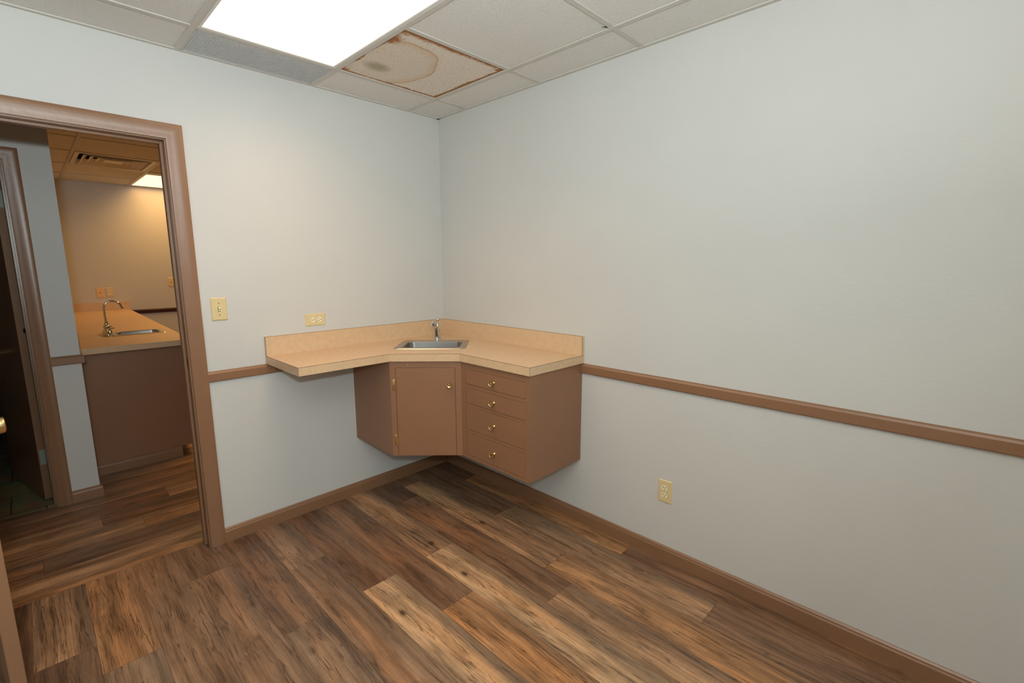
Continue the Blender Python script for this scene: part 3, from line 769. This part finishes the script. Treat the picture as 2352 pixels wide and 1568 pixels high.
# faucet of corner sink
fb_ = Vector((*uv_(-.003, -.300), ZC))
t = thing('faucet', 'short chrome single-lever faucet behind the corner sink', 'faucet', fb_)
fd = (-RV*.90-RU*.42).normalized()
b = NB(); lathe(b, [(0, 0), (.0215, 0), (.0220, .003), (.0205, .006), (.0180, .008), (0, .009)], Matrix.Translation(fb_), 28)
obj('base', b, CHROME, t, smooth=40)
b = NB(); lathe(b, [(.0150, .006), (.0148, .060), (.0138, .072), (.0105, .081), (.005, .085), (0, .086)], Matrix.Translation(fb_-fd*.004+RU*.003), 28)
obj('body', b, CHROME, t, smooth=40)
P = [fb_+Vector((0, 0, .007))+fd*.004, fb_+Vector((0, 0, .045))+fd*.006, fb_+Vector((0, 0, .078))+fd*.012, fb_+Vector((0, 0, .096))+fd*.022, fb_+Vector((0, 0, .106))+fd*.034]
b = NB(); tube(b, P, [.0145, .0138, .0130, .0125, .0130], 20)
lathe(b, [(.0130, -.004), (.0165, 0), (.0168, .012), (.0145, .018), (.008, .020), (0, .020)], frame_mtx(P[-1], (fd+Vector((0, 0, .35)))), 24)
obj('spout', b, CHROME, t, smooth=45)
b = NB(); P = [fb_+Vector((0, 0, .082))-fd*.004, fb_+Vector((0, 0, .104))-fd*.006, fb_+Vector((0, 0, .124))-fd*.008]; tube(b, P, [.0065, .0046, .0042], 12)
bmesh.ops.create_uvsphere(b, u_segments=18, v_segments=12, radius=.0115, matrix=Matrix.Translation(fb_+Vector((0, 0, .131))-fd*.009)); obj('lever', b, CHROME, t, smooth=60)

# ---------------------------------------------------------------- far counter along the partition
z2, y2 = .908, 1.458
def xe(y): return -1.246+(y-y2)*(.066/(YF-y2))
t = thing('long_countertop', 'long beige laminate countertop running away from the doorway to the far wall', 'countertop', (-1.56, 3.1, z2))
sx0, sx1, sy0, sy1 = -1.685, -1.305, 2.055, 2.325
b = NB()
for (xa, ya, xb, yb) in ((XE, y2, 'e', sy0), (XE, sy1, 'e', YF), (XE, sy0, sx0, sy1), (sx1, sy0, 'e', sy1)):
    xb0, xb1 = (xe(ya), xe(yb)) if xb == 'e' else (xb, xb)
    prism(b, [(xa, ya), (xb0, ya), (xb1, yb), (xa, yb)], z2-.004, z2)
bmesh.ops.remove_doubles(b, verts=b.verts[:], dist=1e-5)
obj('top_surface', b, LAM, t)
b = NB(); prism(b, [(XE, y2-.001), (xe(y2)+.001, y2-.001), (xe(YF)+.001, YF), (xe(YF)-.02, YF), (xe(y2)-.02, y2+.02), (XE, y2+.02)], z2-.040, z2-.0012); obj('front_edge', b, LAM, t)
b = NB(); box(b, XE, YF-.02, z2, xe(YF)+.006, YF, z2+.100); obj('backsplash', b, LAM, t)
b = NB(); box(b, XE, y2, z2, XE+.02, YF-.02, z2+.100); obj('backsplash', b, LAM, t)
t = thing('base_cabinet', 'plain brown painted end of the base cabinets under the long countertop', 'cabinet', (-1.56, 3.1, 0))
YP = 1.542
b = NB(); prism(b, [(XE+.002, YP), (XE+.002, YP+.018), (-1.262, YP+.018), (-1.262, YP)], .079, z2-.041); prism(b, [(XE+.002, YP), (XE+.002, YP+.018), (-1.368, YP+.018), (-1.368, YP)], 0, .079); obj('end_panel', b, CABP, t)
b = NB(); prism(b, [(XE+.002, YP+.018), (-1.266, YP+.018), (xe(YF)-.02, YF-.001), (XE+.002, YF-.001)], .079, .745); obj('carcass', b, CABP, t)
b = NB(); prism(b, [(XE+.002, YP+.018), (-1.385, YP+.018), (-1.385, YF-.001), (XE+.002, YF-.001)], 0, .079); obj('toe_kick', b, DARKP, t)
for k in range(5):
    ya = 1.62+k*.62; b = NB(); mx = Matrix.Rotation(0, 4, 'Z')
    prism(b, [(xe(ya)-.019, ya), (xe(ya)-.004, ya), (xe(ya+.56)-.004, ya+.56), (xe(ya+.56)-.019, ya+.56)], .11, .83); dq = obj('door', b, CABP, t)
    cabknob(dq, (xe(ya+.5)-.004, ya+.5, .76), (1, 0, 0))
run('baseboard_cabinet', BP, (XE+.0, YP), (-1.366, YP), (0, -1), 0, label='brown baseboard along the cabinet end panel')
ms2 = Matrix.Translation((-1.495, 2.19, z2))
sink('stainless steel sink set in the long countertop beyond the doorway', ms2, .205, .150, .135, .108, (.035, .01), .15)
fb2 = Vector((-1.655, 2.20, z2+.003))
t = thing('faucet', 'tall chrome gooseneck faucet on the sink beyond the doorway', 'faucet', fb2)
b = NB()
mt = Matrix.Translation(fb2) @ Matrix.Diagonal((.036, .078, 1, 1))
lathe(b, [(0, 0), (1, 0), (1, .008), (.93, .020), (.72, .036), (.45, .045), (0, .048)], mt, 32); obj('base', b, CHROME, t, smooth=45)
b = NB(); lathe(b, [(.018, .035), (.018, .052), (.022, .056), (.022, .066), (.015, .072), (.012, .088), (.014, .094), (.008, .100), (0, .1)], Matrix.Translation(fb2), 20); obj('collar', b, CHROME, t, smooth=45)
P = [fb2+Vector((0, 0, .09)), fb2+Vector((-.002, 0, .15)), fb2+Vector((-.002, 0, .205))]
for k in range(1, 15):
    a = R(180-k*158/14); P.append(fb2+Vector((.052+.054*math.cos(a), 0, .208+.054*math.sin(a))))
P.append(P[-1]+Vector((.007, 0, -.018)))
b = NB(); tube(b, P, .0075, 14); lathe(b, [(.0075, 0), (.010, -.002), (.010, -.013), (.008, -.014), (0, -.014)], frame_mtx(P[-1], (P[-2]-P[-1])), 14); obj('spout', b, CHROME, t, smooth=45)
for s in (1, -1):
    b = NB(); q = fb2+Vector((0, s*.052, .030)); lathe(b, [(.011, 0), (.012, .016), (.008, .022), (0, .023)], Matrix.Translation(q), 16)
    tube(b, [q+Vector((0, 0, .016)), q+Vector((.022, s*.012, .022)), q+Vector((.040, s*.018, .024))], [.006, .005, .004], 10); obj('handle', b, CHROME, t, smooth=45)
